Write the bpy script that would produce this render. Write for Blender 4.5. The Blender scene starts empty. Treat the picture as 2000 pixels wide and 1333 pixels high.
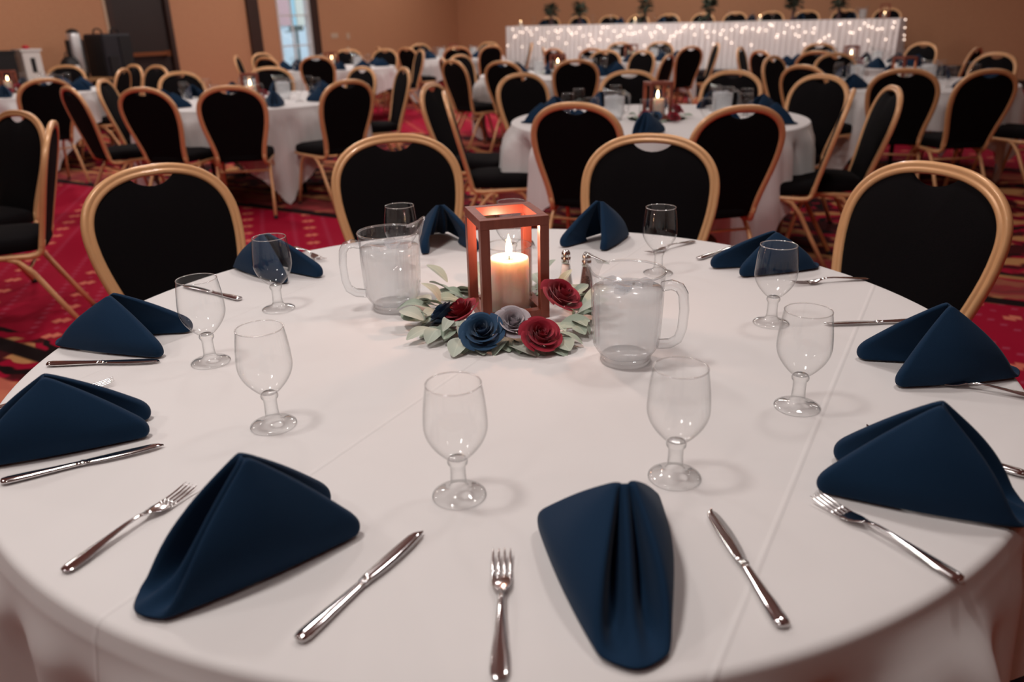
import bpy, math, random
from mathutils import Vector, Matrix
random.seed(7)
PI=math.pi
sc=bpy.context.scene
COL=sc.collection
D=bpy.data

# ------------------------------------------------------------------ camera
def make_camera():
    pitch,roll=.3830,-.0245
    f0=Vector((0,math.cos(pitch),-math.sin(pitch))); u0=Vector((0,math.sin(pitch),math.cos(pitch))); r0=Vector((1,0,0))
    r=r0*math.cos(roll)+u0*math.sin(roll); u=u0*math.cos(roll)-r0*math.sin(roll); b=-f0
    cd=D.cameras.new('camera'); cam=D.objects.new('camera',cd); COL.objects.link(cam)
    cam.matrix_world=Matrix(((r.x,u.x,b.x,.009),(r.y,u.y,b.y,-1.482),(r.z,u.z,b.z,1.342),(0,0,0,1)))
    cd.sensor_width=36; cd.lens=36*1555/2000; cd.clip_start=.05; cd.clip_end=200
    cd.dof.use_dof=True; cd.dof.focus_distance=1.48; cd.dof.aperture_fstop=3.3
    sc.camera=cam
make_camera()
# ------------------------------------------------------------------ world, lights, exposure
sc.view_settings.view_transform='Standard'; sc.view_settings.look='None'
sc.view_settings.gamma=1; sc.view_settings.use_curve_mapping=False
sc.view_settings.exposure=-1.10
sc.cycles.max_bounces=6; sc.cycles.diffuse_bounces=3; sc.cycles.glossy_bounces=3; sc.cycles.transmission_bounces=6; sc.cycles.transparent_max_bounces=16
W=D.worlds.new('world'); sc.world=W; W.use_nodes=True
W.node_tree.nodes['Background'].inputs[0].default_value=(.72,.86,1,1)
W.node_tree.nodes['Background'].inputs[1].default_value=3.6
TH=math.radians(-31)                       # the room's axes: U along the back wall, V towards it
UX,UY=math.cos(TH),math.sin(TH); VX,VY=-math.sin(TH),math.cos(TH)
CORNER=(-1.11,19.356)
def room(s,t,z=0): return Vector((CORNER[0]+UX*s-VX*t,CORNER[1]+UY*s-VY*t,z))   # s along the back wall, t towards the viewer
CEIL=3.7
def ceiling_lamp(x,y,power,col=(1,.945,.905),size=.42):
    l=D.lights.new('ceiling_lamp','AREA'); l.shape='DISK'; l.size=size; l.energy=power; l.color=col
    o=D.objects.new('ceiling_lamp',l); COL.objects.link(o); o.location=(x,y,CEIL-.03)
for x,y,p in ((-.9,-.5,78),(1.2,.9,50),(-1.2,2.4,60),(-1.3,-2.5,36),(2.6,-1.6,5),(-3.6,-.6,46),
              (1.6,4.8,42),(-2.6,5.4,64),(-5.2,4.2,80),(4.6,3.4,12),(-4.6,8.6,120),(-.6,8.4,74),(3.0,8.6,52),
              (6.4,6.8,12),(-2.6,12.2,110),(.8,12.6,88),(4.4,11.0,105),(-1.0,16.2,60),(2.2,13.6,120),(7.2,10.4,26)):
    ceiling_lamp(x,y,p)

# ------------------------------------------------------------------ materials
def lin(c): return tuple(((v/255)/12.92 if v/255<=.04045 else ((v/255+.055)/1.055)**2.4) for v in c)+(1,)
def new_mat(n):
    m=D.materials.new(n); m.use_nodes=True; return m,m.node_tree.nodes,m.node_tree.links,m.node_tree.nodes['Principled BSDF']
def mat(n,col,rough=.6,metal=0,spec=.5,noise=0,nscale=40,bump=0,bscale=300,sheen=0,coat=0,trans=0,emis=0,alpha=1):
    m,N,L,b=new_mat(n)
    col=tuple(col)+(1,) if len(col)==3 else col
    b.inputs['Base Color'].default_value=col; b.inputs['Roughness'].default_value=rough
    b.inputs['Metallic'].default_value=metal; b.inputs['Specular IOR Level'].default_value=spec
    if sheen: b.inputs['Sheen Weight'].default_value=sheen; b.inputs['Sheen Roughness'].default_value=.5
    if coat: b.inputs['Coat Weight'].default_value=coat
    if emis: b.inputs['Emission Color'].default_value=col; b.inputs['Emission Strength'].default_value=emis
    tc=N.new('ShaderNodeTexCoord')
    nz=N.new('ShaderNodeTexNoise'); nz.inputs['Scale'].default_value=nscale; nz.inputs['Detail'].default_value=4
    L.new(tc.outputs['Object'],nz.inputs['Vector'])
    if noise:
        mx=N.new('ShaderNodeMix'); mx.data_type='RGBA'; mx.blend_type='MULTIPLY'; mx.inputs[0].default_value=1
        rp=N.new('ShaderNodeMapRange'); rp.inputs['To Min'].default_value=1-noise; rp.inputs['To Max'].default_value=1+noise
        L.new(nz.outputs['Fac'],rp.inputs['Value']); mx.inputs[6].default_value=col
        L.new(rp.outputs[0],mx.inputs[7]); L.new(mx.outputs[2],b.inputs['Base Color'])
    if bump:
        n2=N.new('ShaderNodeTexNoise'); n2.inputs['Scale'].default_value=bscale; L.new(tc.outputs['Object'],n2.inputs['Vector'])
        bp=N.new('ShaderNodeBump'); bp.inputs['Strength'].default_value=bump; bp.inputs['Distance'].default_value=.001
        L.new(n2.outputs['Fac'],bp.inputs['Height']); L.new(bp.outputs[0],b.inputs['Normal'])
    return m
class G:                                    # tiny node-graph helper
    def __init__(s,m): s.N=m.node_tree.nodes; s.L=m.node_tree.links
    def m(s,op,a,b=None,c=None):
        n=s.N.new('ShaderNodeMath'); n.operation=op
        for i,v in enumerate((a,b,c)):
            if v is None: continue
            if isinstance(v,(int,float)): n.inputs[i].default_value=v
            else: s.L.new(v,n.inputs[i])
        return n.outputs[0]
    def mix(s,f,a,b):
        n=s.N.new('ShaderNodeMix'); n.data_type='RGBA'
        for i,v in ((0,f),(6,a),(7,b)):
            if isinstance(v,(int,float)): n.inputs[i].default_value=v
            elif isinstance(v,tuple): n.inputs[i].default_value=v
            else: s.L.new(v,n.inputs[i])
        return n.outputs[2]
    def step(s,v,lo,hi):
        n=s.N.new('ShaderNodeMapRange'); n.interpolation_type='SMOOTHSTEP'
        n.inputs['From Min'].default_value=lo; n.inputs['From Max'].default_value=hi
        s.L.new(v,n.inputs['Value']); return n.outputs[0]
    def rot(s,vec,deg):
        n=s.N.new('ShaderNodeMapping'); n.inputs['Rotation'].default_value=(0,0,math.radians(deg)); s.L.new(vec,n.inputs['Vector'])
        x=s.N.new('ShaderNodeSeparateXYZ'); s.L.new(n.outputs[0],x.inputs[0]); return x.outputs[0],x.outputs[1],n.outputs[0]

def carpet_mat():
    m,N,L,b=new_mat('carpet'); g=G(m); tc=N.new('ShaderNodeTexCoord'); V=tc.outputs['Object']
    u,v,uv=g.rot(V,31)
    s,t,_=g.rot(V,74)                        # s along the dotted columns, t across them
    q=g.m('FLOORED_MODULO',g.m('SUBTRACT',v,.6),6.7)
    crim=lin((164,7,46)); pink=lin((226,128,104)); mauve=lin((178,70,96)); maroon=lin((72,14,20)); gold=lin((198,142,92)); black=lin((22,8,10))
    tt=g.m('SUBTRACT',g.m('FLOORED_MODULO',g.m('ADD',t,.228+.2165),.433),.2165)
    at=g.m('ABSOLUTE',tt)
    s1=g.m('ABSOLUTE',g.m('SUBTRACT',g.m('FLOORED_MODULO',g.m('ADD',s,.05),.22),.11))
    # bow-tie motif: two lobes either side of the column line
    d1=g.m('ADD',g.m('MULTIPLY',s1,1/.042),g.m('MULTIPLY',g.m('ABSOLUTE',g.m('SUBTRACT',at,.018)),1/.034))
    big=g.step(d1,1.05,.75)
    s1b=g.m('ABSOLUTE',g.m('SUBTRACT',g.m('FLOORED_MODULO',g.m('ADD',s,.16),.22),.11))
    d1b=g.m('ADD',g.m('MULTIPLY',s1b,1/.024),g.m('MULTIPLY',at,1/.02)); midd=g.step(d1b,1.05,.6)
    s2=g.m('ABSOLUTE',g.m('SUBTRACT',g.m('FLOORED_MODULO',s,.073),.0365))
    t2=g.m('ABSOLUTE',g.m('SUBTRACT',at,.108))
    d2=g.m('ADD',g.m('MULTIPLY',s2,1/.02),g.m('MULTIPLY',t2,1/.026)); small=g.step(d2,1.1,.6)
    field=g.mix(g.m('MULTIPLY',small,.75),crim,mauve); field=g.mix(g.m('MULTIPLY',midd,.6),field,mauve); field=g.mix(g.m('MULTIPLY',big,.85),field,pink)
    # ornate band: scrolling leaves
    w=N.new('ShaderNodeTexWave'); w.inputs['Scale'].default_value=.95; w.inputs['Distortion'].default_value=11; w.inputs['Detail'].default_value=3; w.inputs['Detail Scale'].default_value=1.6
    w.bands_direction='Y'; L.new(uv,w.inputs['Vector'])
    nz=N.new('ShaderNodeTexNoise'); nz.inputs['Scale'].default_value=4.5; nz.inputs['Detail'].default_value=3; L.new(uv,nz.inputs['Vector'])
    orn=g.mix(g.step(nz.outputs['Fac'],.45,.52),maroon,crim)
    orn=g.mix(g.m('MULTIPLY',g.step(w.outputs['Fac'],.62,.74),g.step(nz.outputs['Fac'],.44,.54)),orn,gold)
    orn=g.mix(g.step(w.outputs['Fac'],.12,.04),orn,black)
    col=g.mix(g.step(q,2.49,2.51),field,orn)
    def band(c,lo,hi,cc,amt=1.0):
        a=g.m('MULTIPLY',g.step(q,lo-.01,lo+.01),g.step(q,hi+.01,hi-.01))
        if amt!=1.0: a=g.m('MULTIPLY',a,amt)
        return g.mix(a,c,cc)
    col=band(col,2.5,2.6,black); col=band(col,2.62,2.95,lin((150,62,62)),.75); col=band(col,2.98,3.04,gold,.7)
    col=band(col,6.05,6.35,lin((205,110,90)),.8); col=band(col,6.52,6.62,black)
    fz=N.new('ShaderNodeTexNoise'); fz.inputs['Scale'].default_value=260; L.new(V,fz.inputs['Vector'])
    mr=N.new('ShaderNodeMapRange'); mr.inputs['To Min'].default_value=.75; mr.inputs['To Max'].default_value=1.2; L.new(fz.outputs['Fac'],mr.inputs['Value'])
    mm=N.new('ShaderNodeMix'); mm.data_type='RGBA'; mm.blend_type='MULTIPLY'; mm.inputs[0].default_value=1
    L.new(col,mm.inputs[6]); L.new(mr.outputs[0],mm.inputs[7]); L.new(mm.outputs[2],b.inputs['Base Color'])
    b.inputs['Roughness'].default_value=.95; b.inputs['Specular IOR Level'].default_value=.15
    bp=N.new('ShaderNodeBump'); bp.inputs['Strength'].default_value=.4; bp.inputs['Distance'].default_value=.004; L.new(fz.outputs['Fac'],bp.inputs['Height']); L.new(bp.outputs[0],b.inputs['Normal'])
    return m
def cloth_mat():
    m,N,L,b=new_mat('white_linen'); g=G(m); tc=N.new('ShaderNodeTexCoord')
    b.inputs['Base Color'].default_value=(.80,.765,.755,1); b.inputs['Roughness'].default_value=.85; b.inputs['Specular IOR Level'].default_value=.2
    b.inputs['Sheen Weight'].default_value=.15
    # pressed fold lines of the cloth, parallel to its hem
    x,y,_=g.rot(tc.outputs['Object'],-60.6)
    h=None
    for c in (0,-.608,.608):
        d=g.m('ABSOLUTE',g.m('SUBTRACT',y,c)); r=g.step(d,.006,0.0)
        h=r if h is None else g.m('ADD',h,r)
    nz=N.new('ShaderNodeTexNoise'); nz.inputs['Scale'].default_value=3.0; nz.inputs['Detail'].default_value=3; L.new(tc.outputs['Object'],nz.inputs['Vector'])
    wv=N.new('ShaderNodeTexNoise'); wv.inputs['Scale'].default_value=900; L.new(tc.outputs['Object'],wv.inputs['Vector'])
    hh=g.m('ADD',g.m('MULTIPLY',h,.0012),g.m('ADD',g.m('MULTIPLY',nz.outputs['Fac'],.006),g.m('MULTIPLY',wv.outputs['Fac'],.0001)))
    bp=N.new('ShaderNodeBump'); bp.inputs['Strength'].default_value=.8; bp.inputs['Distance'].default_value=1.0; L.new(hh,bp.inputs['Height']); L.new(bp.outputs[0],b.inputs['Normal'])
    return m
def thin_glass(n,tint=(.97,.98,.98),edge=.5,refl=.045,rough=.0,body=0,bodycol=(.8,.85,.87),solid=0,pw=4.0):
    """clear thin-walled glass: transmits straight on, reflects and darkens towards grazing angles"""
    m=D.materials.new(n); m.use_nodes=True; N=m.node_tree.nodes; L=m.node_tree.links; N.clear(); g=G(m)
    o=N.new('ShaderNodeOutputMaterial'); t=N.new('ShaderNodeBsdfTransparent')
    lw=N.new('ShaderNodeLayerWeight'); lw.inputs[0].default_value=.5; fc=lw.outputs['Facing']
    L.new(g.mix(g.m('POWER',fc,pw),tuple(tint)+(1,),(edge,edge,edge*1.01,1)),t.inputs[0])
    gl=N.new('ShaderNodeBsdfGlossy'); gl.inputs['Roughness'].default_value=rough; gl.inputs[0].default_value=(1,1,1,1)
    mx=N.new('ShaderNodeMixShader'); L.new(g.m('ADD',g.m('MULTIPLY',g.m('POWER',fc,pw),.75),refl),mx.inputs[0])
    base=t.outputs[0]
    if body:
        df=N.new('ShaderNodeBsdfDiffuse'); df.inputs[0].default_value=tuple(bodycol)+(1,)
        tl=N.new('ShaderNodeBsdfTranslucent'); tl.inputs[0].default_value=tuple(bodycol)+(1,)
        ad=N.new('ShaderNodeMixShader'); ad.inputs[0].default_value=.5; L.new(df.outputs[0],ad.inputs[1]); L.new(tl.outputs[0],ad.inputs[2])
        m2=N.new('ShaderNodeMixShader'); m2.inputs[0].default_value=body; L.new(base,m2.inputs[1]); L.new(ad.outputs[0],m2.inputs[2]); base=m2.outputs[0]
    if solid:
        rf=N.new('ShaderNodeBsdfGlass'); rf.inputs['IOR'].default_value=1.48; rf.inputs['Roughness'].default_value=0
        m3=N.new('ShaderNodeMixShader'); m3.inputs[0].default_value=solid; L.new(base,m3.inputs[1]); L.new(rf.outputs[0],m3.inputs[2]); base=m3.outputs[0]
    L.new(base,mx.inputs[1]); L.new(gl.outputs[0],mx.inputs[2]); L.new(mx.outputs[0],o.inputs[0]); return m
def emit(n,col,s):
    m=D.materials.new(n); m.use_nodes=True; N=m.node_tree.nodes; L=m.node_tree.links; N.clear()
    o=N.new('ShaderNodeOutputMaterial'); e=N.new('ShaderNodeEmission'); e.inputs[0].default_value=tuple(col)+(1,); e.inputs[1].default_value=s
    L.new(e.outputs[0],o.inputs[0]); return m
def wood_mat(n,c1,c2,rough=.45,metal=0,scale=14):
    m,N,L,b=new_mat(n); tc=N.new('ShaderNodeTexCoord'); mp=N.new('ShaderNodeMapping'); mp.inputs['Scale'].default_value=(scale,scale,scale*.08); L.new(tc.outputs['Object'],mp.inputs[0])
    nz=N.new('ShaderNodeTexNoise'); nz.inputs['Scale'].default_value=6; nz.inputs['Detail'].default_value=6; L.new(mp.outputs[0],nz.inputs['Vector'])
    g=G(m); L.new(g.mix(nz.outputs['Fac'],c1,c2),b.inputs['Base Color']); b.inputs['Roughness'].default_value=rough; b.inputs['Metallic'].default_value=metal
    return m
def leaf_mat():
    m,N,L,b=new_mat('sage_leaf'); g=G(m); tc=N.new('ShaderNodeTexCoord'); oi=N.new('ShaderNodeObjectInfo')
    a=g.mix(oi.outputs['Random'],lin((150,168,148)),lin((190,198,184)))
    x=N.new('ShaderNodeSeparateXYZ'); L.new(tc.outputs['Object'],x.inputs[0])
    vein=g.step(g.m('ABSOLUTE',x.outputs[1]),.0016,.0004)
    L.new(g.mix(g.m('MULTIPLY',vein,.5),a,lin((205,212,196))),b.inputs['Base Color']); b.inputs['Roughness'].default_value=.75; b.inputs['Sheen Weight'].default_value=.3
    return m
def wall_mat():
    m,N,L,b=new_mat('woven_wallpaper'); g=G(m); tc=N.new('ShaderNodeTexCoord')
    w1=N.new('ShaderNodeTexNoise'); w1.inputs['Scale'].default_value=55; w1.inputs['Detail'].default_value=3; L.new(tc.outputs['Object'],w1.inputs['Vector'])
    L.new(g.mix(w1.outputs['Fac'],lin((182,124,90)),lin((208,154,116))),b.inputs['Base Color']); b.inputs['Roughness'].default_value=.8
    bp=N.new('ShaderNodeBump'); bp.inputs['Strength'].default_value=.4; bp.inputs['Distance'].default_value=.002; L.new(w1.outputs['Fac'],bp.inputs['Height']); L.new(bp.outputs[0],b.inputs['Normal'])
    return m
def pepper_mat():
    m,N,L,b=new_mat('ground_pepper'); g=G(m); tc=N.new('ShaderNodeTexCoord'); v=N.new('ShaderNodeTexVoronoi'); v.inputs['Scale'].default_value=900; L.new(tc.outputs['Object'],v.inputs['Vector'])
    L.new(g.mix(g.step(v.outputs['Distance'],.2,.6),lin((150,110,100)),lin((58,34,34))),b.inputs['Base Color']); b.inputs['Roughness'].default_value=.9; return m
def sheer_mat():
    m,N,L,b=new_mat('sheer_skirt'); b.inputs['Base Color'].default_value=(.90,.85,.84,1); b.inputs['Roughness'].default_value=.7; b.inputs['Sheen Weight'].default_value=.4
    b.inputs['Transmission Weight'].default_value=0; return m
def wax_mat():
    m=mat('ivory_wax',lin((250,232,216)),.5,noise=.03); b=m.node_tree.nodes['Principled BSDF']
    b.inputs['Subsurface Weight'].default_value=.8; b.inputs['Subsurface Radius'].default_value=(1,.55,.35); b.inputs['Subsurface Scale'].default_value=.05; return m
M=dict(
 carpet=carpet_mat(),linen=cloth_mat(),wall=wall_mat(),leaf=leaf_mat(),sheer=sheer_mat(),pepper=pepper_mat(),
 ceiling=mat('ceiling_paint',(.62,.55,.48),.9,noise=.05),
 trim=mat('dark_wood_trim',lin((52,28,20)),.5,noise=.2,nscale=8),
 rail=mat('dark_baseboard',lin((44,20,18)),.5,noise=.2,nscale=8),
 door=mat('door_brown',lin((40,26,24)),.45,noise=.15,nscale=10),
 bar=mat('bronze_bar',lin((150,92,60)),.4,metal=.7,noise=.1),
 plate=mat('cream_plate',lin((206,176,150)),.5,noise=.03),
 frame=mat('gold_frame',lin((236,180,128)),.34,metal=.12,noise=.06,nscale=30,coat=.2),
 fabric=mat('black_upholstery',lin((15,12,14)),.92,spec=.12,noise=.35,nscale=240,bump=.5,bscale=420),
 ferrule=mat('black_rubber',lin((20,18,18)),.7,noise=.1),
 navy=mat('navy_napkin',lin((20,46,72)),.85,spec=.12,noise=.10,nscale=500,bump=.35,bscale=1100,sheen=.06),
 steel=mat('polished_steel',(.72,.70,.70),.13,metal=1,noise=.04,nscale=60),
 chrome=mat('chrome',(.80,.80,.80),.12,metal=1,noise=.03),
 brushed=mat('brushed_steel',(.74,.73,.73),.42,metal=.8,noise=.05),rimglass=thin_glass('goblet_rim_glass',tint=(.95,.95,.95),edge=.3,refl=.14,body=.22,bodycol=(.95,.95,.95)),
 glass=thin_glass('goblet_glass',tint=(.99,.993,.993),edge=.15,refl=.035,pw=4.5),gsolid=thin_glass('goblet_foot_glass',tint=(.985,.99,.99),edge=.04,refl=.03,pw=2.6),
 plastic=thin_glass('pitcher_plastic',tint=(.98,.985,.99),edge=.55,refl=.045,body=.03,bodycol=(.9,.94,.97)),
 ribp=thin_glass('pitcher_rim_plastic',tint=(.97,.98,.985),edge=.30,refl=.07,body=.05,bodycol=(.9,.94,.97),solid=.08),
 water=thin_glass('iced_water',tint=(.975,.985,.99),edge=.9,refl=.02,rough=.1,body=.42,bodycol=(.96,.985,1.0)),
 ice=thin_glass('ice',tint=(.98,.985,.99),edge=.7,refl=.05,body=.3,bodycol=(.94,.95,.97)),
 copper=wood_mat('copper_wood',lin((160,86,66)),lin((112,52,42)),.4,.15),
 wax=wax_mat(),
 wick=mat('burnt_wick',lin((30,22,20)),.9,noise=.1),
 flame=emit('flame',(1,.62,.32),42),
 cylglass=thin_glass('candle_cylinder_glass'),
 burgundy=mat('burgundy_petal',lin((158,14,44)),.8,noise=.12,nscale=60,sheen=.15),
 petalnavy=mat('navy_petal',lin((24,66,100)),.8,noise=.12,nscale=60,sheen=.15),
 petalgrey=mat('grey_petal',lin((184,176,182)),.8,noise=.08,nscale=60,sheen=.15),
 stem=mat('stem_green',lin((120,134,108)),.8,noise=.1),
 salt=mat('salt',(.86,.85,.85),.9,noise=.06,nscale=600),
 blackskirt=mat('black_skirt',lin((20,14,18)),.9,noise=.15),
 riser=mat('riser_carpet',lin((46,34,34)),.9,noise=.15),
 green=mat('dark_greenery',lin((52,60,46)),.8,noise=.3,nscale=20),
 vase=mat('dark_vase',lin((60,34,40)),.4,noise=.1),
 bulb=emit('fairy_bulb',(1,.76,.62),14),
 case=mat('black_case',lin((26,24,32)),.55,noise=.2,nscale=15),
 casedark=mat('black_case_side',lin((12,10,14)),.6,noise=.2,nscale=15),
 white=mat('white_card',lin((222,216,212)),.7,noise=.04),
 red=mat('red_bow',lin((190,20,40)),.6,noise=.1),
 tablewood=mat('plywood',lin((150,110,70)),.6,noise=.15,nscale=12),
 pane=thin_glass('window_glass',tint=(.97,.99,1)),
 facade=mat('pale_facade',lin((226,236,240)),.9,noise=.04,nscale=2),
 facadepink=mat('pink_facade',lin((224,178,176)),.9,noise=.05,nscale=2),
 facadecream=mat('cream_facade',lin((238,232,214)),.9,noise=.04,nscale=2),
 facadeblue=mat('blue_facade',lin((180,224,236)),.9,noise=.04,nscale=2),
 ground=mat('street',lin((150,160,160)),.9,noise=.1,nscale=2),
 awning=mat('grey_sign',lin((98,104,98)),.8,noise=.1),
)
# ------------------------------------------------------------------ mesh helpers
class B:
    def __init__(s): s.v=[]; s.f=[]
    def add(s,vs,fs):
        o=len(s.v); s.v+=[tuple(p) for p in vs]; s.f+=[tuple(i+o for i in f) for f in fs]; return s
    def box(s,x0,x1,y0,y1,z0,z1,xf=None):
        vs=[(x,y,z) for z in (z0,z1) for y in (y0,y1) for x in (x0,x1)]
        if xf: vs=[xf(*p) for p in vs]
        return s.add(vs,[(0,2,3,1),(4,5,7,6),(0,1,5,4),(2,6,7,3),(0,4,6,2),(1,3,7,5)])
    def lathe(s,prof,n=32,c=(0,0,0),cap0=False,cap1=False,rad=None):
        vs=[]
        for r,z in prof:
            for i in range(n):
                a=2*PI*i/n; k=r*(rad(a,z) if rad else 1); vs.append((c[0]+k*math.cos(a),c[1]+k*math.sin(a),c[2]+z))
        m=len(prof); fs=[(j*n+i,j*n+(i+1)%n,(j+1)*n+(i+1)%n,(j+1)*n+i) for j in range(m-1) for i in range(n)]
        if cap0: fs.append(tuple(range(n))[::-1])
        if cap1: fs.append(tuple((m-1)*n+i for i in range(n)))
        return s.add(vs,fs)
    def grid(s,rows,closed=False):
        n=len(rows[0]); vs=[p for r in rows for p in r]
        fs=[(j*n+i,j*n+(i+1)%n,(j+1)*n+(i+1)%n,(j+1)*n+i) for j in range(len(rows)-1) for i in range(n if closed else n-1)]
        return s.add(vs,fs)
    def tube(s,pts,r,n=8,up=(0,0,1),sect=None,caps=True,closed=False):
        P=[Vector(p) for p in pts]; rows=[]
        m=len(P)
        for i,p in enumerate(P):
            t=(P[(i+1)%m]-P[i-1]) if closed else (P[min(i+1,m-1)]-P[max(i-1,0)])
            t.normalize(); a=Vector(up).cross(t)
            if a.length<1e-4: a=Vector((1,0,0)).cross(t)
            a.normalize(); b=t.cross(a)
            rr=r[i] if isinstance(r,(list,tuple)) else r
            se=sect or [(math.cos(2*PI*k/n),math.sin(2*PI*k/n)) for k in range(n)]
            rows.append([tuple(p+a*(x*rr)+b*(y*rr)) for x,y in se])
        if closed: rows.append(rows[0])
        o=len(s.v); s.grid(rows,True); k=len(rows[0])
        if caps and not closed:
            s.f.append(tuple(o+i for i in range(k))[::-1]); s.f.append(tuple(o+(len(rows)-1)*k+i for i in range(k)))
        return s
    def ball(s,c,r,n=10,m=6,sz=1):
        rows=[]
        for j in range(m+1):
            ph=-PI/2+PI*j/m; rows.append([(c[0]+r*max(math.cos(ph),.001)*math.cos(2*PI*i/n),c[1]+r*max(math.cos(ph),.001)*math.sin(2*PI*i/n),c[2]+r*sz*math.sin(ph)) for i in range(n)])
        return s.grid(rows,True)
    def mesh(s,name,mt,smooth=True):
        me=D.meshes.new(name); me.from_pydata(s.v,[],s.f); me.update()
        if smooth: me.polygons.foreach_set('use_smooth',[True]*len(me.polygons))
        if mt: me.materials.append(M[mt] if isinstance(mt,str) else mt)
        return me
def fix_normals(me):
    import bmesh
    bm=bmesh.new(); bm.from_mesh(me); bmesh.ops.remove_doubles(bm,verts=bm.verts,dist=1e-6); bmesh.ops.recalc_face_normals(bm,faces=bm.faces); bm.to_mesh(me); bm.free()
def obj(name,me,parent=None,loc=None,rz=None):
    o=D.objects.new(name,me); COL.objects.link(o)
    if parent: o.parent=parent
    if loc is not None: o.location=loc
    if rz is not None: o.rotation_euler=(0,0,rz)
    return o
def part(name,b,mt,parent,smooth=True,fix=False):
    me=b.mesh(name,mt,smooth)
    if fix: fix_normals(me)
    return obj(name,me,parent)
def tag(o,label,cat=None,group=None,kind=None):
    o['label']=label
    if cat: o['category']=cat
    if group: o['group']=group
    elif 'group' in o: del o['group']
    if kind: o['kind']=kind
    return o
def thing(name,label,cat,loc=(0,0,0),rz=0,group=None):
    o=D.objects.new(name,None); COL.objects.link(o); o.location=loc; o.rotation_euler=(0,0,rz); o.empty_display_size=.1
    return tag(o,label,cat,group)
def dup(root,loc,rz,label,group=None,scale=None):
    def cp(o,par):
        c=o.copy(); COL.objects.link(c)
        if par is not None: c.parent=par
        for ch in kids.get(o.name,[]): cp(ch,c)
        return c
    kids={}
    for ch in root.children_recursive: kids.setdefault(ch.parent.name,[]).append(ch)
    r=cp(root,None); r.location=loc; r.rotation_euler=(0,0,rz)
    if scale: r.scale=(scale,)*3
    return tag(r,label,root['category'],group)
def struct(name,b,mt,smooth=False,label=None):
    o=part(name,b,mt,None,smooth); o['kind']='structure'
    if label: o['label']=label
    return o
def smooth01(x): x=min(max(x,0),1); return x*x*(3-2*x)
def auto_smooth(o,ang=40):
    me=o.data
    try: me.set_sharp_from_angle(angle=math.radians(ang))
    except Exception: pass
    return o
def bevel(o,w,seg=2):
    md=o.modifiers.new('bevel','BEVEL'); md.width=w; md.segments=seg; md.limit_method='ANGLE'; return o
# ------------------------------------------------------------------ the room shell
SLEN,TLEN=17.0,25.0
def rx(s,t,z): return tuple(room(s,t,z))
struct('floor',B().box(-.3,SLEN,-.3,TLEN,-.06,0,rx),'carpet',label='red patterned ballroom carpet with dotted fields and scrolled bands')
struct('ceiling',B().box(-.3,SLEN,-.3,TLEN,CEIL,CEIL+.1,rx),'ceiling')
struct('wall_back',B().box(-.15,SLEN,-.15,0,0,CEIL,rx),'wall',label='tan woven-papered wall behind the head table')
struct('wall_right',B().box(SLEN,SLEN+.15,-.15,TLEN,0,CEIL,rx),'wall')
struct('wall_front',B().box(-.15,SLEN+.15,TLEN,TLEN+.15,0,CEIL,rx),'wall')
WIN=(5.05,5.9,.55,2.4)
wl=B()
wl.box(-.15,0,0,WIN[0],0,CEIL,rx).box(-.15,0,WIN[1],8.22,0,CEIL,rx).box(-.15,0,9.28,TLEN,0,CEIL,rx)
wl.box(-.15,0,WIN[0],WIN[1],0,WIN[2],rx).box(-.15,0,WIN[0],WIN[1],WIN[3],CEIL,rx).box(-.15,0,8.22,9.28,2.2,CEIL,rx)
struct('wall_left',wl,'wall',label='tan woven-papered wall with the exit door and bright window')
struct('baseboard_back',B().box(0,SLEN,0,.025,0,.16,rx),'rail')
struct('baseboard_left',B().box(0,.025,.03,8.14,0,.16,rx).box(0,.025,9.36,TLEN,0,.16,rx),'rail')
struct('trim_1',B().box(0,.05,6.36,6.62,0,CEIL,rx),'trim',label='dark vertical wall strip between the exit door and the window')
struct('trim_2',B().box(0,.07,4.88,5.05,0,CEIL,rx),'trim',label='dark vertical jamb beside the bright window')
# exit door
dr=struct('door_1',B().box(-.13,-.02,8.28,9.22,.02,2.14,rx),'door',label='dark brown exit door with a bronze push bar')
part('door_frame',B().box(-.14,.03,8.2,8.28,0,2.22,rx).box(-.14,.03,9.22,9.3,0,2.22,rx).box(-.14,.03,8.2,9.3,2.14,2.22,rx),'trim',dr,False)
part('push_bar',B().box(.05,.08,8.36,9.14,.955,1.01,rx).box(-.02,.08,8.36,8.42,.94,1.02,rx).box(-.02,.08,9.08,9.14,.94,1.02,rx),'bar',dr,False)
part('corner_guard',B().box(-.001,.012,9.3,9.345,0,2.3,rx),'plate',dr,False)
# window with muntins and glass
wn=struct('window_1',B().box(-.10,.02,WIN[0],WIN[0]+.05,WIN[2],WIN[3],rx).box(-.10,.02,WIN[1]-.04,WIN[1],WIN[2],WIN[3],rx).box(-.10,.02,WIN[0],WIN[1],WIN[2],WIN[2]+.05,rx).box(-.10,.02,WIN[0],WIN[1],WIN[3]-.05,WIN[3],rx),'white',label='bright tall window showing pale daylight buildings')
mz=(WIN[2],.99,1.52,2.0,WIN[3])
for z in mz[1:-1]: part('muntin',B().box(-.085,-.05,WIN[0],WIN[1],z-.012,z+.012,rx),'white',wn,False)
part('muntin',B().box(-.085,-.05,5.46,5.49,WIN[2],WIN[3],rx),'white',wn,False)
for k in range(4):
    for a,b_ in ((WIN[0]+.03,5.46),(5.49,WIN[1]-.03)): part('pane',B().box(-.07,-.066,a,b_,mz[k]+.015,mz[k+1]-.015,rx),'pane',wn,False)
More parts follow.
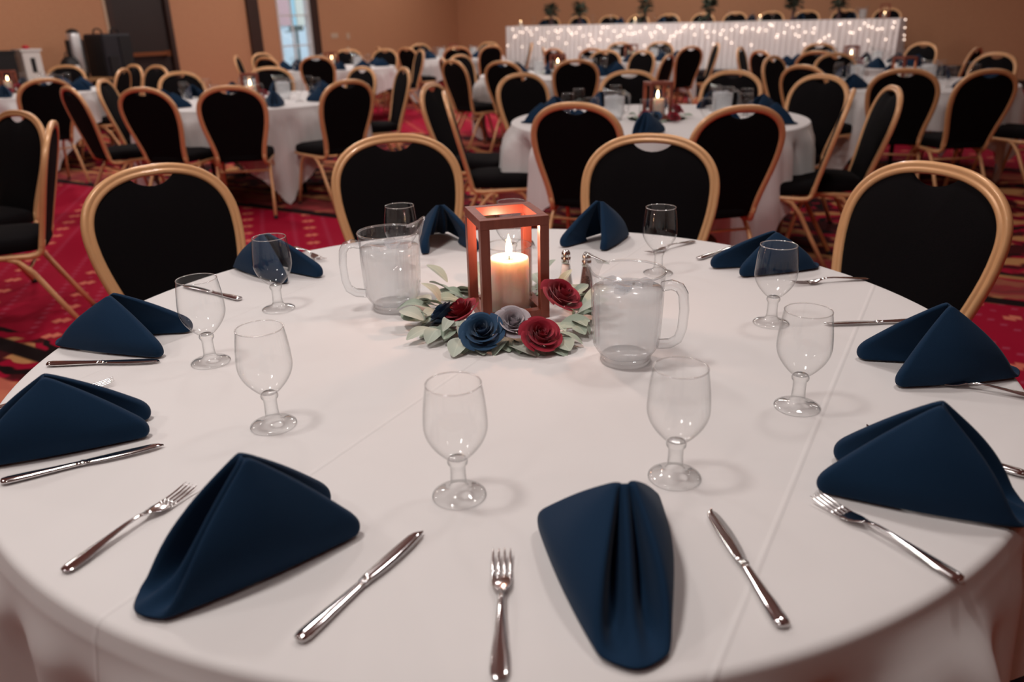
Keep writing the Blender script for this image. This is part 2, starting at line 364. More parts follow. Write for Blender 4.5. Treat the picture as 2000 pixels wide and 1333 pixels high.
# switch plates
for (t,z,w,h,lab) in ((4.42,1.14,.20,.10,'wide cream switch plate on the wall right of the window'),(4.02,1.12,.09,.12,'small cream switch plate nearest the room corner'),(4.05,.86,.07,.11,'cream outlet plate below the small switch plate'),(9.62,1.12,.10,.14,'cream switch plate beside the exit door')):
    p=thing('switch_plate',lab,'switch plate',room(.0,t,z),TH)
    part('plate',B().box(0,.008,-w/2,w/2,-h/2,h/2),'plate',p,False)
    for k in range(max(1,int(w/.07))): yy=-w/2+w*(k+.5)/max(1,int(w/.07)); part('toggle',B().box(.006,.02,yy-.006,yy+.006,-.012,.012),'white',p,False)
# outdoors beyond the window
struct('street',B().box(-30,-.16,-6,18,-.3,-.05,rx),'ground')
bd=thing('building','pale building with pink, blue and cream sections across the street','building',room(-7,0,0),TH)
def bx2(*a): return B().box(*a)
part('wall',bx2(-.3,0,-14,14,0,8),'facade',bd,False)
for y0,y1,mt in ((.55,1.42,'facadepink'),(1.45,1.62,'facadeblue'),(1.66,2.6,'facadecream'),(-3.2,.3,'facadecream'),(3.0,6.0,'facadepink')): part('facade_panel',bx2(-.02,.06,y0,y1,1.35,7.5),mt,bd,False)
part('ledge',bx2(0,.3,-13,10,2.9,3.05),'facade',bd,False)
sg=thing('shop_sign','dark grey sign board outside the window','sign',room(-6.0,5.0,0),TH)
part('board',bx2(-.05,.05,5.40,5.86,1.20,1.34),'awning',sg,False); part('post',bx2(-.03,.03,5.60,5.66,0,1.2),'awning',sg,False); part('arm',bx2(-.03,.03,5.2,5.5,1.17,1.20),'awning',sg,False)
# ------------------------------------------------------------------ banquet chair
def chair_proto(label):
    r=thing('banquet_chair',label,'chair')
    x0,z0=-.19,.435; ex,ez=-.14/.548,.53/.548; nx,nz=ez,-ex       # back plane: up direction and front normal
    def bp(w,h,d=0): return (x0+ex*h+nx*d, w, z0+ez*h+nz*d)
    half=[]
    for i in range(11):
        h=.35*i/10; half.append((.166+.062*smooth01((h/.35)**.95),h))
    for i in range(1,31):
        a=PI/2*(i/30)**1.25; half.append((.228*max(math.cos(a),0)**(2/2.35),.35+.182*math.sin(a)**(2/2.35)))
    half[-1]=(0,.532)
    out=half+[(-w,h) for w,h in half[-2::-1]]
    sect=[(-1,.5),(-.72,.86),(-.3,.92),(-.12,.74),(.12,.74),(.3,.92),(.72,.86),(1,.5),(1,-.5),(.7,-.8),(-.7,-.8),(-1,-.5)]
    rows=[]; n=len(out)
    for i,(w,h) in enumerate(out):
        a=out[max(i-1,0)]; c=out[min(i+1,n-1)]; tx,th=c[0]-a[0],c[1]-a[1]; l=math.hypot(tx,th); px,ph=th/l,-tx/l
        rows.append([bp(w+px*s*.0165,h+ph*s*.0165,d*.0145) for s,d in sect])
    b=B().grid(rows,True); part('back_frame',b,'frame',r)
    # padded back with the hand opening under the crown
    def pad(front):
        bd=[]
        for w,h in out:
            cw,ch=0,.27; k=math.hypot(w-cw,h-ch); f=(k-.012)/k; W_,H_=cw+(w-cw)*f,ch+(h-ch)*f
            if h>.4 and abs(W_)<.070: H_-=.036*max(0,1-(W_/.070)**2)**.8
            bd.append((W_,H_))
        bd=[(x,y) for x,y in bd]+[(-.154+.308*k/8,.0) for k in range(1,8)]
        return bd
    bd=pad(1); rows=[]
    for sgn,rho in ((1,.0005),(1,.3),(1,.6),(1,.85),(1,.96),(1,1),(-1,1),(-1,.95),(-1,.7),(-1,.3),(-1,.0005)):
        pf=(.016*(1-rho**5)+.004) if sgn>0 else -(.008*(1-rho**4)+.006)
        rows.append([bp(w*rho,.27+(h-.27)*rho,pf) for w,h in bd])
    part('backrest',B().grid(rows,True),'fabric',r)
    # seat
    so=[]
    for i in range(40):
        a=2*PI*i/40; c,s=math.cos(a),math.sin(a); X=.225*abs(c)**(.45)*(1 if c>0 else -1); Y=abs(s)**(.45)*(1 if s>0 else -1)
        so.append((.015+X,Y*(.205+.02*X/.225)))
    rows=[[(x*k+.015*(1-k),y*k,z) for x,y in so] for k,z in ((.0005,.418),(.97,.418),(1,.43),(1.0,.452),(.97,.470),(.85,.482),(.5,.490),(.0005,.493))]
    part('seat',B().grid(rows,True),'fabric',r)
    for sg in (1,-1):
        y=sg*.166
        pts=[bp(y,.03),bp(y,0),(-.183,y,.412),(-.165,sg*.172,.398),(-.13,sg*.178,.395),(0,sg*.19,.402),(.14,sg*.197,.408),(.2,sg*.197,.412)]
        part('side_rail',B().tube(pts,.0145,8,up=(0,1,0)),'frame',r)
        leg=[(.06,sg*.18,.405),(-.02,sg*.183,.402),(-.085,sg*.187,.378),(-.135,sg*.19,.32),(-.2,sg*.195,.2),(-.305,sg*.2,.012)]
        l=part('leg',B().tube(leg,.0125,8,up=(0,1,0)),'frame',r); part('foot_cap',B().tube([(-.30,sg*.2,.02),(-.312,sg*.2,0)],.0145,8,up=(0,1,0)),'ferrule',l)
        leg=[(-.02,sg*.18,.400),(.05,sg*.183,.401),(.115,sg*.187,.378),(.15,sg*.19,.32),(.18,sg*.195,.2),(.225,sg*.2,.012)]
        l=part('leg',B().tube(leg,.0125,8,up=(0,1,0)),'frame',r); part('foot_cap',B().tube([(.221,sg*.2,.02),(.228,sg*.2,0)],.0145,8,up=(0,1,0)),'ferrule',l)
    part('stretcher',B().tube([(-.12,-.19,.335),(-.12,.19,.335)],.008,6),'frame',r)
    return r
CHAIR=[None]
def chair(x,y,ang,label,group=None):
    """x,y: where the crown of the back stands; ang: direction the sitter faces"""
    loc=(x+.33*math.cos(ang),y+.33*math.sin(ang),0)
    if CHAIR[0] is None:
        CHAIR[0]=chair_proto(label); CHAIR[0].location=loc; CHAIR[0].rotation_euler=(0,0,ang); tag(CHAIR[0],label,'chair',group); return CHAIR[0]
    return dup(CHAIR[0],loc,ang,label,group)
def chair_to(x,y,c,label,group=None,turn=0): return chair(x,y,math.atan2(c[1]-y,c[0]-x)+math.radians(turn),label,group)
# ------------------------------------------------------------------ tables and cloths
TZ=.75; R=.914
def cloth_builder(n,side,rot,seed,top_rings=10,drop_rings=22):
    rd=random.Random(seed); b=B(); rows=[]
    ph=[rd.uniform(0,6.28) for _ in range(6)]
    hs=side/2
    for j in range(1,top_rings+1):
        rr=(R-.012)*(j/top_rings); rows.append([(rr*math.cos(2*PI*i/n),rr*math.sin(2*PI*i/n),0) for i in range(n)])
    for j in range(1,6):
        a=PI/2*j/5; rows.append([((R-.012+.012*math.sin(a))*math.cos(2*PI*i/n),(R-.012+.012*math.sin(a))*math.sin(2*PI*i/n),-.012*(1-math.cos(a))) for i in range(n)])
    for j in range(1,drop_rings+1):
        t=j/drop_rings; row=[]
        for i in range(n):
            a=2*PI*i/n; loc=a-rot
            e=hs/max(abs(math.cos(loc)),abs(math.sin(loc)))
            drop=min(e-R,TZ-.012)*t
            c4=.5-.5*math.cos(4*loc)                         # 1 at the cloth's corners, 0 at mid-hem
            amp=(.034+.085*c4)*smooth01(drop/.13)
            f=math.sin(13*a+ph[0]+.8*math.sin(3*a+ph[1]))*.6+math.sin(23*a+ph[2]+math.sin(5*a+ph[3]))*.3+.25*math.sin(41*a+ph[4])*smooth01(drop/.1)
            f=f+ .25*c4*math.sin(8*loc+ph[5])
            f=f*abs(f)**.25*1.1; rr=R+.004+.03*smooth01(drop/.5)+amp*f*.8+.018*smooth01(drop/.08)
            row.append((rr*math.cos(a),rr*math.sin(a),-.012-drop))
        rows.append(row)
    b.v.append((0,0,0)); o=1
    b.grid(rows,True); b.f+=[(0,1+i,1+(i+1)%n) for i in range(n)]
    return b
HI=cloth_builder(360,2.38,math.radians(60.6),3,24,34).mesh('tablecloth','linen')
LO=cloth_builder(160,2.38,math.radians(60.6),11,5,16).mesh('tablecloth_far','linen')
TABLE=[None]
def table(c,label,clabel,rz=0,hi=False,group=None):
    loc=(c[0],c[1],0)
    if TABLE[0] is None:
        t=thing('round_table',label,'table',loc,rz,group); TABLE[0]=t
        part('table_top',B().lathe([(.001,.725),(R-.006,.725),(R-.004,.735),(R-.006,.745),(.001,.745)],48),'tablewood',t,False)
        for k in range(4):
            a=PI/4+k*PI/2; part('leg',B().tube([(.5*math.cos(a),.5*math.sin(a),.725),(.52*math.cos(a),.52*math.sin(a),0)],.015,8),'ferrule',t)
    else: t=dup(TABLE[0],loc,rz,label,group)
    o=obj('tablecloth',HI if hi else LO,None,(c[0],c[1],TZ),rz); tag(o,clabel,'tablecloth')
    return t
# ------------------------------------------------------------------ goblet
def goblet_proto():
    r=thing('goblet','goblet','goblet')
    foot=[(.0352,.0002),(.0365,.0012),(.0362,.0028),(.030,.0052),(.021,.0080),(.0145,.0115),(.0122,.0150),(.0108,.020),(.0102,.034),(.0105,.046),(.0135,.0505),(.0138,.0535),(.0120,.057),(.010,.0585),(.0005,.0592)]
    part('foot',B().lathe(foot,40),'gsolid',r)
    bowl=[]
    for i in range(27):
        t=i/26; z=.057+.109*t
        rr=.0115+(.0420-.0115)*math.sin(PI/2*min(t/.46,1))**.85 if t<.46 else .0420-(.0420-.0357)*((t-.46)/.54)**1.7
        bowl.append((rr,z))
    part('bowl',B().lathe([(.0005,.0568),(.006,.0569)]+bowl,48),'glass',r)
    ring=[(.0357*math.cos(2*PI*k/48),.0357*math.sin(2*PI*k/48),.166) for k in range(48)]
    part('rim',B().tube(ring,.0009,6,closed=True),'rimglass',r)
    return r
# ------------------------------------------------------------------ pitcher
def pitcher_proto():
    r=thing('water_pitcher','pitcher','pitcher')          # handle towards -X, spout towards +X
    H=.174
    flute=lambda a,z: 1+(.020*abs(math.sin(11*a)) if .03<z<.150 else 0)
    def prof(off=0): return [(.043-off,.004),(.0465-off,.011),(.049-off,.018),(.055-off,.026),(.0590-off,.035),(.0612-off,.052),(.0625-off,.085),(.0640-off,.12),(.0650-off,.150),(.0658-off,.156),(.0662-off,.166)]
    b=B(); n=176; rows=[]
    for rr,z in prof()+[(.0664,H)]:
        row=[]
        for i in range(n):
            a=2*PI*i/n; k=rr*flute(a,z); x,y=k*math.cos(a),k*math.sin(a); zz=z
            sp=max(0,1-abs(((a+PI)%(2*PI))-PI)/.75)               # spout side
            if z>.14: u=smooth01((z-.14)/(H-.14)); x+=.014*smooth01(sp)*u; zz+=.026*smooth01(sp)*u
            row.append((x,y,zz))
        rows.append(row)
    part('body',B().grid(rows,True),'plastic',r)
    rim=rows[-1]; part('rim',B().tube(rim,.0021,6,closed=True),'ribp',r)
    part('base',B().lathe([(.0455,.0003),(.0468,.002),(.0462,.010),(.043,.0135),(.0005,.0135)],44),'gsolid',r)
    # lip guard that holds back the ice, bridging the spout
    lip=[]
    for j in range(5):
        t=j/4; lip.append([(.044+.034*t-.010*abs(k-4)/4*t,-.040+.080*k/8,.170+.028*math.sin(PI*k/8)*(.55+.45*t)) for k in range(9)])
    part('ice_lip',B().grid(lip),'ribp',r)
    hp=[(-.062,0,.150),(-.078,0,.155),(-.093,0,.151),(-.100,0,.139),(-.103,0,.11),(-.101,0,.075),(-.095,0,.055),(-.080,0,.044),(-.058,0,.040)]
    sect=[(-1,.55),(-.5,1),(.5,1),(1,.55),(1,-.55),(.5,-1),(-.5,-1),(-1,-.55)]
    P=[]
    for i in range(len(hp)-1):
        for k in range(4): t=k/4; P.append(tuple(hp[i][m]+(hp[i+1][m]-hp[i][m])*t for m in range(3)))
    P.append(hp[-1])
    part('handle',B().tube(P,.0082,8,up=(0,1,0),sect=sect),'ribp',r)
    wp=[(.0005,.0145),(.043,.0145),(.046,.018),(.0525,.028),(.057,.038),(.0592,.054),(.0605,.087),(.062,.12),(.0628,.141),(.0005,.143)]
    w=part('iced_water',B().lathe(wp,66,rad=lambda a,z:1+.010*abs(math.sin(11*a))),'water',r)
    rd=random.Random(4)
    for k in range(9):
        a=rd.uniform(0,6.28); q=.04*math.sqrt(rd.random()); s=rd.uniform(.008,.012); ca,sa=math.cos(a),math.sin(a)
        part('ice_cube',B().box(-s,s,-s,s,-s*.6,s*.6,lambda x,y,z:(q*ca+x*ca-y*sa,q*sa+x*sa+y*ca,.144+z+.15*x)),'ice',w,False)
    return r
# ------------------------------------------------------------------ napkin (folded into a standing pyramid)
def napkin_mesh(Dp,TL,TR,Pk,seed=0):
    """Dp: rounded foot on the diner's side, TL/TR: the two wing tips, Pk: peak (all local, z up)"""
    rd=random.Random(seed)
    Dp,TL,TR,Pk=[Vector(p) for p in (Dp,TL,TR,Pk)]
    Mid=(TL+TR)/2; ax=(Dp-Mid); ax.z=0; ax.normalize()             # points to the diner
    lat=Vector((-ax.y,ax.x,0)); 
    if (TL-TR).dot(lat)<0: lat=-lat
    rows=[]; NT=18
    for j in range(NT+1):
        t=j/NT; tt=t
        row=[]
        def PD(sg):
            e=Pk.lerp(Dp+Vector((0,0,.012)),tt)+lat*(sg*(.010+.026*math.sin(PI*min(tt,.85)/1.7)))
            e+=ax*(.016*math.sin(PI*tt)); return e
        def PT(sg,T):
            q=.80
            if tt<q: k=tt/q; e=(Pk+lat*(sg*.010)).lerp(T+Vector((0,0,.030)),k); e.z+=.004*math.sin(PI*k); return e
            k=(tt-q)/(1-q); return T+Vector((0,0,.030*(1-k)))+(T-Dp).normalized()*(.006*math.sin(PI*k))
        def wing(sg,T):
            a=PD(sg); c=PT(sg,T); L=[]
            for k in range(11):
                s=k/10; p=a.lerp(c,s); p+=lat*(sg*(.012*math.sin(PI*s)*math.sin(PI*min(1,tt*.9)))); 
                p.z-=.006*tt*(1-s) ; L.append(p)
            hook=[]; rho=.003+.0075*tt; into=(a-c); 
            if into.length>1e-5: into.normalize()
            inn=-lat*sg
            for k in range(1,7):
                ph=PI*k/6; hook.append(L[-1]+inn*(rho*(1-math.cos(ph)))-into*(rho*.8*math.sin(ph)))
            end=hook[-1]
            for k in (1,2,3): hook.append(end+into*((a-c).length*.14*k)-Vector((0,0,.002*k*tt)))
            return L,hook
        LL,LH=wing(1,TL); RL,RH=wing(-1,TR)
        gut=[]
        a=LL[0]; c=RL[0]
        dp=.066*math.sin(PI*min(1,max(0,tt)))**.7*(.35+.65*tt)
        for k in range(1,14):
            s=k/14; p=a.lerp(c,s)
            w=math.sin(2*PI*s)**2*.80+.35*math.sin(PI*s)
            p-=ax*(dp*w*.9); p.z-=dp*w*.35
            p+=ax*(.020*math.sin(PI*s)*smooth01((tt-.80)/.2))
            gut.append(p)
        row=LH[::-1]+LL[::-1]+gut+RL+RH
        rows.append([(p.x,p.y,max(p.z,.0035)) for p in row])
    me=B().grid(rows).mesh('napkin','navy')
    return me
def napkin_obj(me,label,loc,rz=0,group=None,parts=True):
    o=obj('folded_napkin',me,None,loc,rz); tag(o,label,'napkin',group)
    if not o.modifiers:
        s=o.modifiers.new('cloth_thickness','SOLIDIFY'); s.thickness=.0032; s.offset=0
        d=o.modifiers.new('soft','SUBSURF'); d.levels=1; d.render_levels=1
    return o
STDNAP=napkin_mesh((.11,0,0),(-.10,.075,0),(-.10,-.075,0),(.0,0,.118),1)
# ------------------------------------------------------------------ cutlery
def loft(sections):
    """sections: (x, half width, z centre, half thickness, crown)"""
    rows=[]
    for x,w,z,h in sections:
        rows.append([(x,w*math.cos(2*PI*k/12),z+h*math.sin(2*PI*k/12)) for k in range(12)])
    b=B().grid(rows,True); o=0; n=len(rows); b.f.append(tuple(range(12))[::-1]); b.f.append(tuple((n-1)*12+i for i in range(12))); return b
def fork_proto():
    r=thing('fork','fork','fork')          # x from 0 (handle end) to .198 (tine tips)
    S=[(0,.003,.0032,.0008),(.002,.0075,.0034,.0014),(.010,.0098,.0038,.0017),(.03,.0092,.0052,.0018),(.06,.0058,.0085,.0018),(.09,.0036,.0112,.0019),(.108,.0030,.0115,.0020),(.122,.0038,.0095,.0019)]
    part('handle',loft(S),'steel',r)
    H=[(.120,.0038,.0097,.0017),(.127,.0070,.0085,.0013),(.134,.0108,.0065,.0010),(.142,.0122,.0050,.0009),(.150,.0124,.0042,.0009),(.153,.0124,.0041,.0009)]
    hd=part('head',loft(H),'steel',r)
    for k in range(4):
        y=-.0102+.0068*k
        part('tine',loft([(.150,.0020,.0042,.0009),(.165,.0018,.0044,.0009),(.180,.0016,.0060,.0008),(.192,.0013,.0082,.0007),(.198,.0004,.0095,.0003)]) if k<0 else _shift(loft([(.150,.0021,.0042,.0009),(.165,.0018,.0044,.0009),(.180,.0016,.0060,.0008),(.192,.0013,.0082,.0007),(.198,.0004,.0095,.0003)]),y),'steel',hd)
    return r
def _shift(b,y): b.v=[(p[0],p[1]+y,p[2]) for p in b.v]; return b
def knife_proto():
    r=thing('table_knife','knife','knife')   # handle end 0 .. tip .215
    S=[(0,.002,.0045,.002),(.002,.0075,.0045,.0038),(.010,.0096,.0045,.0042),(.035,.0088,.0044,.0040),(.07,.0066,.0043,.0034),(.095,.0056,.0043,.0032),(.103,.0054,.0043,.0031)]
    part('handle',loft(S),'steel',r)
    part('bolster',loft([(.101,.0056,.0043,.0032),(.104,.0070,.0043,.0038),(.107,.0062,.0043,.0032),(.110,.0068,.0043,.0026)]),'chrome',r)
    rows=[]
    for i in range(15):
        x=.108+.107*i/14; t=i/14; top=.0072+.0012*math.sin(PI*t); bot=-(.0064+.0045*math.sin(PI*min(1,t*1.02))**.8)
        if t>.84: k=(t-.84)/.16; e=max(0,1-k*k)**.5; top=top*(.25+.75*e)-.004*k*k; bot=bot*(.45+.55*e)
        rows.append([(x,top,.0052),(x,top-.002,.0058),(x,(top+bot)/2,.0050),(x,bot,.0042),(x,(top+bot)/2,.0036),(x,top-.002,.0034)])
    b=B().grid(rows,True); b.f.append(tuple(range(6))[::-1]); b.f.append(tuple(14*6+i for i in range(6)))
    part('blade',b,'steel',r)
    return r
# ------------------------------------------------------------------ lantern, candle
LS,LH_,LB=.145,.222,.0195
def lantern_proto():
    r=thing('candle_lantern','lantern','lantern'); h=LS/2; b=LB
    for sx in (-1,1):
        for sy in (-1,1):
            x0=sx*h-(b if sx>0 else 0); y0=sy*h-(b if sy>0 else 0)
            bevel(part('post',B().box(x0,x0+b,y0,y0+b,0,LH_-b),'copper',r,False),.0006,1)
    for z0 in (0,LH_-b):
        nm='bottom_rail' if z0==0 else 'top_rail'
        for sy in (-1,1):
            y0=sy*h-(b if sy>0 else 0); bevel(part(nm,B().box(-h,h,y0,y0+b,z0,z0+b) if z0 else B().box(-h+b,h-b,y0,y0+b,z0,z0+b),'copper',r,False),.0006,1)
        for sx in (-1,1):
            x0=sx*h-(b if sx>0 else 0); bevel(part(nm,B().box(x0,x0+b,-h+b,h-b,z0,z0+b),'copper',r,False),.0006,1)
    return r
def candle_proto():
    r=thing('pillar_candle','candle','candle')
    part('wax_body',B().lathe([(.0005,.004),(.0405,.004),(.0425,.006),(.0425,.117),(.0415,.1205),(.039,.1215),(.030,.1185),(.012,.1165),(.0005,.1162)],40),'wax',r)
    part('wick',B().tube([(0,0,.116),(.0005,0,.124),(.002,0,.130)],.0012,6),'wick',r)
    fl=B().lathe([(.0004,.125),(.0040,.128),(.0070,.134),(.0076,.140),(.0062,.149),(.0038,.159),(.0016,.167),(.0002,.172)],16)
    part('flame',fl,'flame',r)
    return r
def cylinder_proto():
    r=thing('glass_cylinder','glass candle cylinder','candle holder')
    part('wall',B().lathe([(.0005,.001),(.046,.001),(.0485,.003),(.049,.006),(.049,.148)],48),'cylglass',r)
    part('rim',B().tube([(.049*math.cos(2*PI*k/48),.049*math.sin(2*PI*k/48),.148) for k in range(48)],.0013,6,closed=True),'gsolid',r)
    return r
# ------------------------------------------------------------------ roses and leaves
def petal_mesh(r,zt,hw,flare,mt,name='petal'):
    """one cupped petal of a foam rose: wraps a circle of radius r, one edge tucked inside its neighbour"""
    rows=[]
    for j in range(7):
        t=j/6; row=[]
        for k in range(9):
            s=-1+2*k/8; a=s*hw*(.55+.45*min(1,t*2.2))
            rad=r*(.30+.70*t**.55)*(1+.13*s)+flare*t**5*(1-.3*s*s)
            row.append((rad*math.cos(a),rad*math.sin(a),.002+zt*t**.9*(1-.16*s*s)-flare*.55*t**7))
        rows.append(row)
    return B().grid(rows).mesh(name,mt)
RINGS=((3,.0065,.034,1.25,.000,.0),(3,.0115,.0345,1.15,.0012,.0),(4,.0170,.0330,1.0,.0030,.02),(5,.0235,.0300,.85,.0050,.05),(6,.0300,.0255,.75,.0075,.12))
ROSEP={}
def rose(parent,loc,tilt_dir,tilt,size,mt,join=False,seed=0):
    rd=random.Random(seed)
    if mt not in ROSEP: ROSEP[mt]=[petal_mesh(r,z,h,f,mt) for n,r,z,h,f,l in RINGS]
    rows=[]                                        # heart: a tight spiral of cloth
    for j in range(5):
        z=.010+.022*j/4; rows.append([((.0008+.0048*k/40)*(.8+.2*j/4)*math.cos(k*.36),(.0008+.0048*k/40)*(.8+.2*j/4)*math.sin(k*.36),z-.003*(k/40)*(j/4)) for k in range(41)])
    o=part('rose',B().grid(rows).lathe([(.0005,0),(.010,.001),(.018,.007),(.012,.012),(.0005,.013)],14),mt,parent)
    o.location=loc; ax=Vector((-math.sin(tilt_dir),math.cos(tilt_dir),0)); o.rotation_mode='QUATERNION'
    from mathutils import Quaternion
    o.rotation_quaternion=Quaternion(ax,tilt); o.scale=(size,)*3
    for ring,(n,r_,z_,h_,f_,lean) in enumerate(RINGS):
        for k in range(n):
            p=obj('petal',ROSEP[mt][ring],o); a=2*PI*(k+.37*ring)/n+rd.uniform(-.12,.12)
            p.rotation_euler=(0,lean+rd.uniform(-.04,.04),a); p.scale=(1,1,rd.uniform(.94,1.06))
    return o
def leaf_mesh(l,w,curl,name='leaf'):
    rows=[]
    for j in range(9):
        t=j/8; hw=w*math.sin(PI*min(.02+t*.97,1))**.62*(.75+.5*t if t<.6 else 1.05)
        rows.append([(l*t,hw*s,curl*l*math.sin(PI*t)*.35+.22*hw*s*s-curl*l*.25*t*t) for s in (-1,-.5,0,.5,1)])
    return B().grid(rows).mesh(name,'leaf')
LEAVES=[leaf_mesh(.060,.0125,.25),leaf_mesh(.066,.018,.2),leaf_mesh(.050,.016,.35),leaf_mesh(.064,.011,.5),leaf_mesh(.062,.022,.15)]
def wreath(loc,label,rz=0,full=True,group=None):
    r=thing('rose_wreath',label,'wreath',loc,rz,group); rd=random.Random(21)
    ring=[(.142*math.cos(2*PI*k/40),.142*math.sin(2*PI*k/40),.009) for k in range(40)]
    part('stem',B().tube(ring,.003,6,closed=True),'stem',r)
    RP=((-.047,-.160),(.010,-.140),(.060,-.180),(-.122,-.045),(-.087,-.055),(.104,-.030))
    def put(x,y,z,a,pit,rol,k,s):
        mx,my=x+.03*math.cos(a),y+.03*math.sin(a)
        if min(min(math.hypot(mx-p[0],my-p[1]),math.hypot(x-p[0],y-p[1])) for p in RP)<.034: z=.006; pit=min(pit,0.0)*.5; rol*=.3
        o=obj('leaf',LEAVES[k],r,(x,y,z)); o.rotation_euler=(rol,-pit,a); o.scale=(s,)*3
    n=66 if full else 20
    for i in range(n):
        a=2*PI*i/n+rd.uniform(-.07,.07); q=rd.uniform(.110,.185)
        put(q*math.cos(a),q*math.sin(a),rd.uniform(.008,.026),a+rd.uniform(-.9,.9),rd.uniform(-.08,.38),rd.uniform(-.5,.5),rd.randrange(5),rd.uniform(.85,1.12))
    if full:   # the loose sprigs that stand out of the wreath
        for x,y,z,a,pit,k,s in ((-.075,-.115,.016,-1.75,-.12,1,1.05),(-.055,-.112,.02,-1.25,.02,1,1.0),(-.128,-.075,.018,-2.3,-.02,0,1.1),(-.115,-.085,.02,-1.9,-.1,2,1.1),
            (-.135,.01,.02,2.95,.05,3,1.25),(-.14,-.02,.02,-2.75,.3,2,1.1),(-.12,.02,.03,2.6,.75,2,1.2),(.0,-.13,.02,-.75,.0,1,1.1),(.02,-.125,.025,-1.6,-.05,2,.8),(.06,-.12,.02,-1.0,-.1,1,1.1),
            (.075,-.11,.02,-.55,-.12,0,1.1),(.13,-.02,.03,.25,.55,4,1.3),(.12,-.05,.03,-.2,.5,1,1.1),(.135,.01,.02,.3,.35,0,1.1),(.01,-.085,.035,-.95,.25,4,1.25),
            (-.02,-.095,.03,-1.2,.05,1,1.15),(-.10,-.06,.03,-2.6,.35,1,1.0),(.095,.06,.03,.6,.9,1,.9),(-.115,.13,.03,2.6,.6,1,1.0),(-.05,.15,.03,2.0,.4,1,1.0),(.07,.16,.03,1.0,.4,0,1.1)):
            put(x*1.2,y*1.3,z,a,pit,rd.uniform(-.3,.3),k,s)
    S=1.0
    for (x,y,z,td,ti,sz,mt,sd) in ((-.047,-.160,.022,-1.75,.62,1.12,'petalnavy',1),(.010,-.140,.032,-1.4,.55,1.0,'petalgrey',2),(.060,-.180,.020,-1.2,.60,1.05,'burgundy',3),
         (-.122,-.045,.018,2.8,.8,.95,'petalnavy',4),(-.087,-.055,.024,-2.9,.55,1.05,'burgundy',5),(.104,-.030,.044,-.6,.55,1.2,'burgundy',6)):
        if not full and sd in (4,2): continue
        rose(r,(x,y,z),td,ti,sz,mt,seed=sd)
    return r
# ------------------------------------------------------------------ shakers
def shaker(loc,label,fill):
    r=thing('salt_shaker' if fill=='salt' else 'pepper_shaker',label,'shaker',loc)
    part('glass_body',B().lathe([(.0005,0),(.018,0),(.0195,.002),(.0185,.010),(.0150,.030),(.0120,.055),(.0102,.070),(.0098,.074)],10),'cylglass',r,False)
    part('contents',B().lathe([(.0005,.006),(.0165,.006),(.0160,.011),(.0132,.031),(.0105,.054),(.0088,.066),(.0005,.066)],16),fill,r)
    part('base',B().lathe([(.0005,.0005),(.0178,.0005),(.019,.002),(.0175,.0055),(.0005,.0055)],16),'gsolid',r)
    part('cap',B().lathe([(.0105,.070),(.0112,.071),(.0112,.082),(.0104,.083),(.0104,.086),(.0108,.088),(.0098,.094),(.0070,.0985),(.0005,.1005)],20),'chrome',r)
    return r

# ================================================================== the nearest table
T1=(0,0)
table(T1,'round banquet table under the white cloth nearest the viewer','white cloth with pressed fold lines on the nearest round table',0,True)
for x,y,lab,tr in ((-1.07,.94,'gold-framed black chair behind the left side of the nearest table',0),(-.41,1.52,'gold-framed black chair facing the viewer behind the left glass pitcher',0),
               (.52,1.36,'gold-framed black chair facing the viewer just right of the lantern',0),(1.16,.65,'gold-framed black chair at the right side of the nearest table',0)):
    chair_to(x,y,T1,lab,turn=tr)
chair(-2.55,2.86,math.radians(-118),'gold-framed black chair cut off by the left picture edge, seen from its front')
chair(-2.06,2.28,math.radians(-158),'gold-framed black chair seen edge-on beside the chair at the left picture edge')
# goblets
gp=goblet_proto()
GOB=[((-.566,-.083),'empty goblet beside the navy napkin at the left rim, dark reflection in its bowl'),((-.375,-.348),'empty goblet in the left foreground of the nearest table'),
 ((.468,-.329),'empty goblet in the right foreground, in front of another goblet'),((-.515,.215),'empty goblet in front of the far left navy napkin'),
 ((.544,.051),'empty goblet behind the right foreground goblet, before the far right napkin'),((.229,-.532),'empty goblet at the front, above the upright spread napkin'),
 ((-.067,-.564),'empty goblet at the front centre, above the nearest fork'),((-.266,.505),'goblet half hidden behind the pitcher with its handle to the left'),
 ((.015,.521),'goblet seen through the copper lantern'),((.376,.415),'goblet behind the pitcher with its handle to the right')]
first=True
for (x,y),lab in GOB:
    if first: gp.location=(x,y,TZ); tag(gp,lab,'goblet','goblets on the nearest table'); first=False
    else: dup(gp,(x,y,TZ),random.uniform(0,6),lab,'goblets on the nearest table')
# pitchers
pp=pitcher_proto(); pp.location=(-.253,.205,TZ); pp.rotation_euler=(0,0,math.radians(14)); tag(pp,'clear fluted pitcher of iced water, handle to the left, left of the lantern','pitcher')
dup(pp,(.219,-.122,TZ),math.radians(158),'clear fluted pitcher of iced water, handle to the right, right of the lantern')
# centrepiece
LC=(.002,.168)
la=lantern_proto(); la.location=(LC[0],LC[1],TZ); la.rotation_euler=(0,0,math.radians(15)); tag(la,'open copper-brown wooden lantern frame in the middle of the nearest table','lantern')
cy=cylinder_proto(); cy.location=(LC[0]+.005,LC[1],TZ); tag(cy,'clear glass cylinder around the candle in the nearest lantern','candle holder')
ca=candle_proto(); ca.location=(LC[0]+.005,LC[1],TZ); tag(ca,'lit ivory pillar candle in the nearest lantern','candle')
pl=D.lights.new('candle_glow','POINT'); pl.energy=2.3; pl.color=(1,.52,.36); pl.shadow_soft_size=.006
plo=obj('candle_glow',pl,None,(LC[0]+.005,LC[1],TZ+.181))
wreath((0,.12,TZ),'wreath of navy, grey and burgundy roses with sage leaves around the nearest lantern')
shaker((.138,.292,TZ),'clear glass salt shaker with chrome cap, beside the pepper shaker','salt')
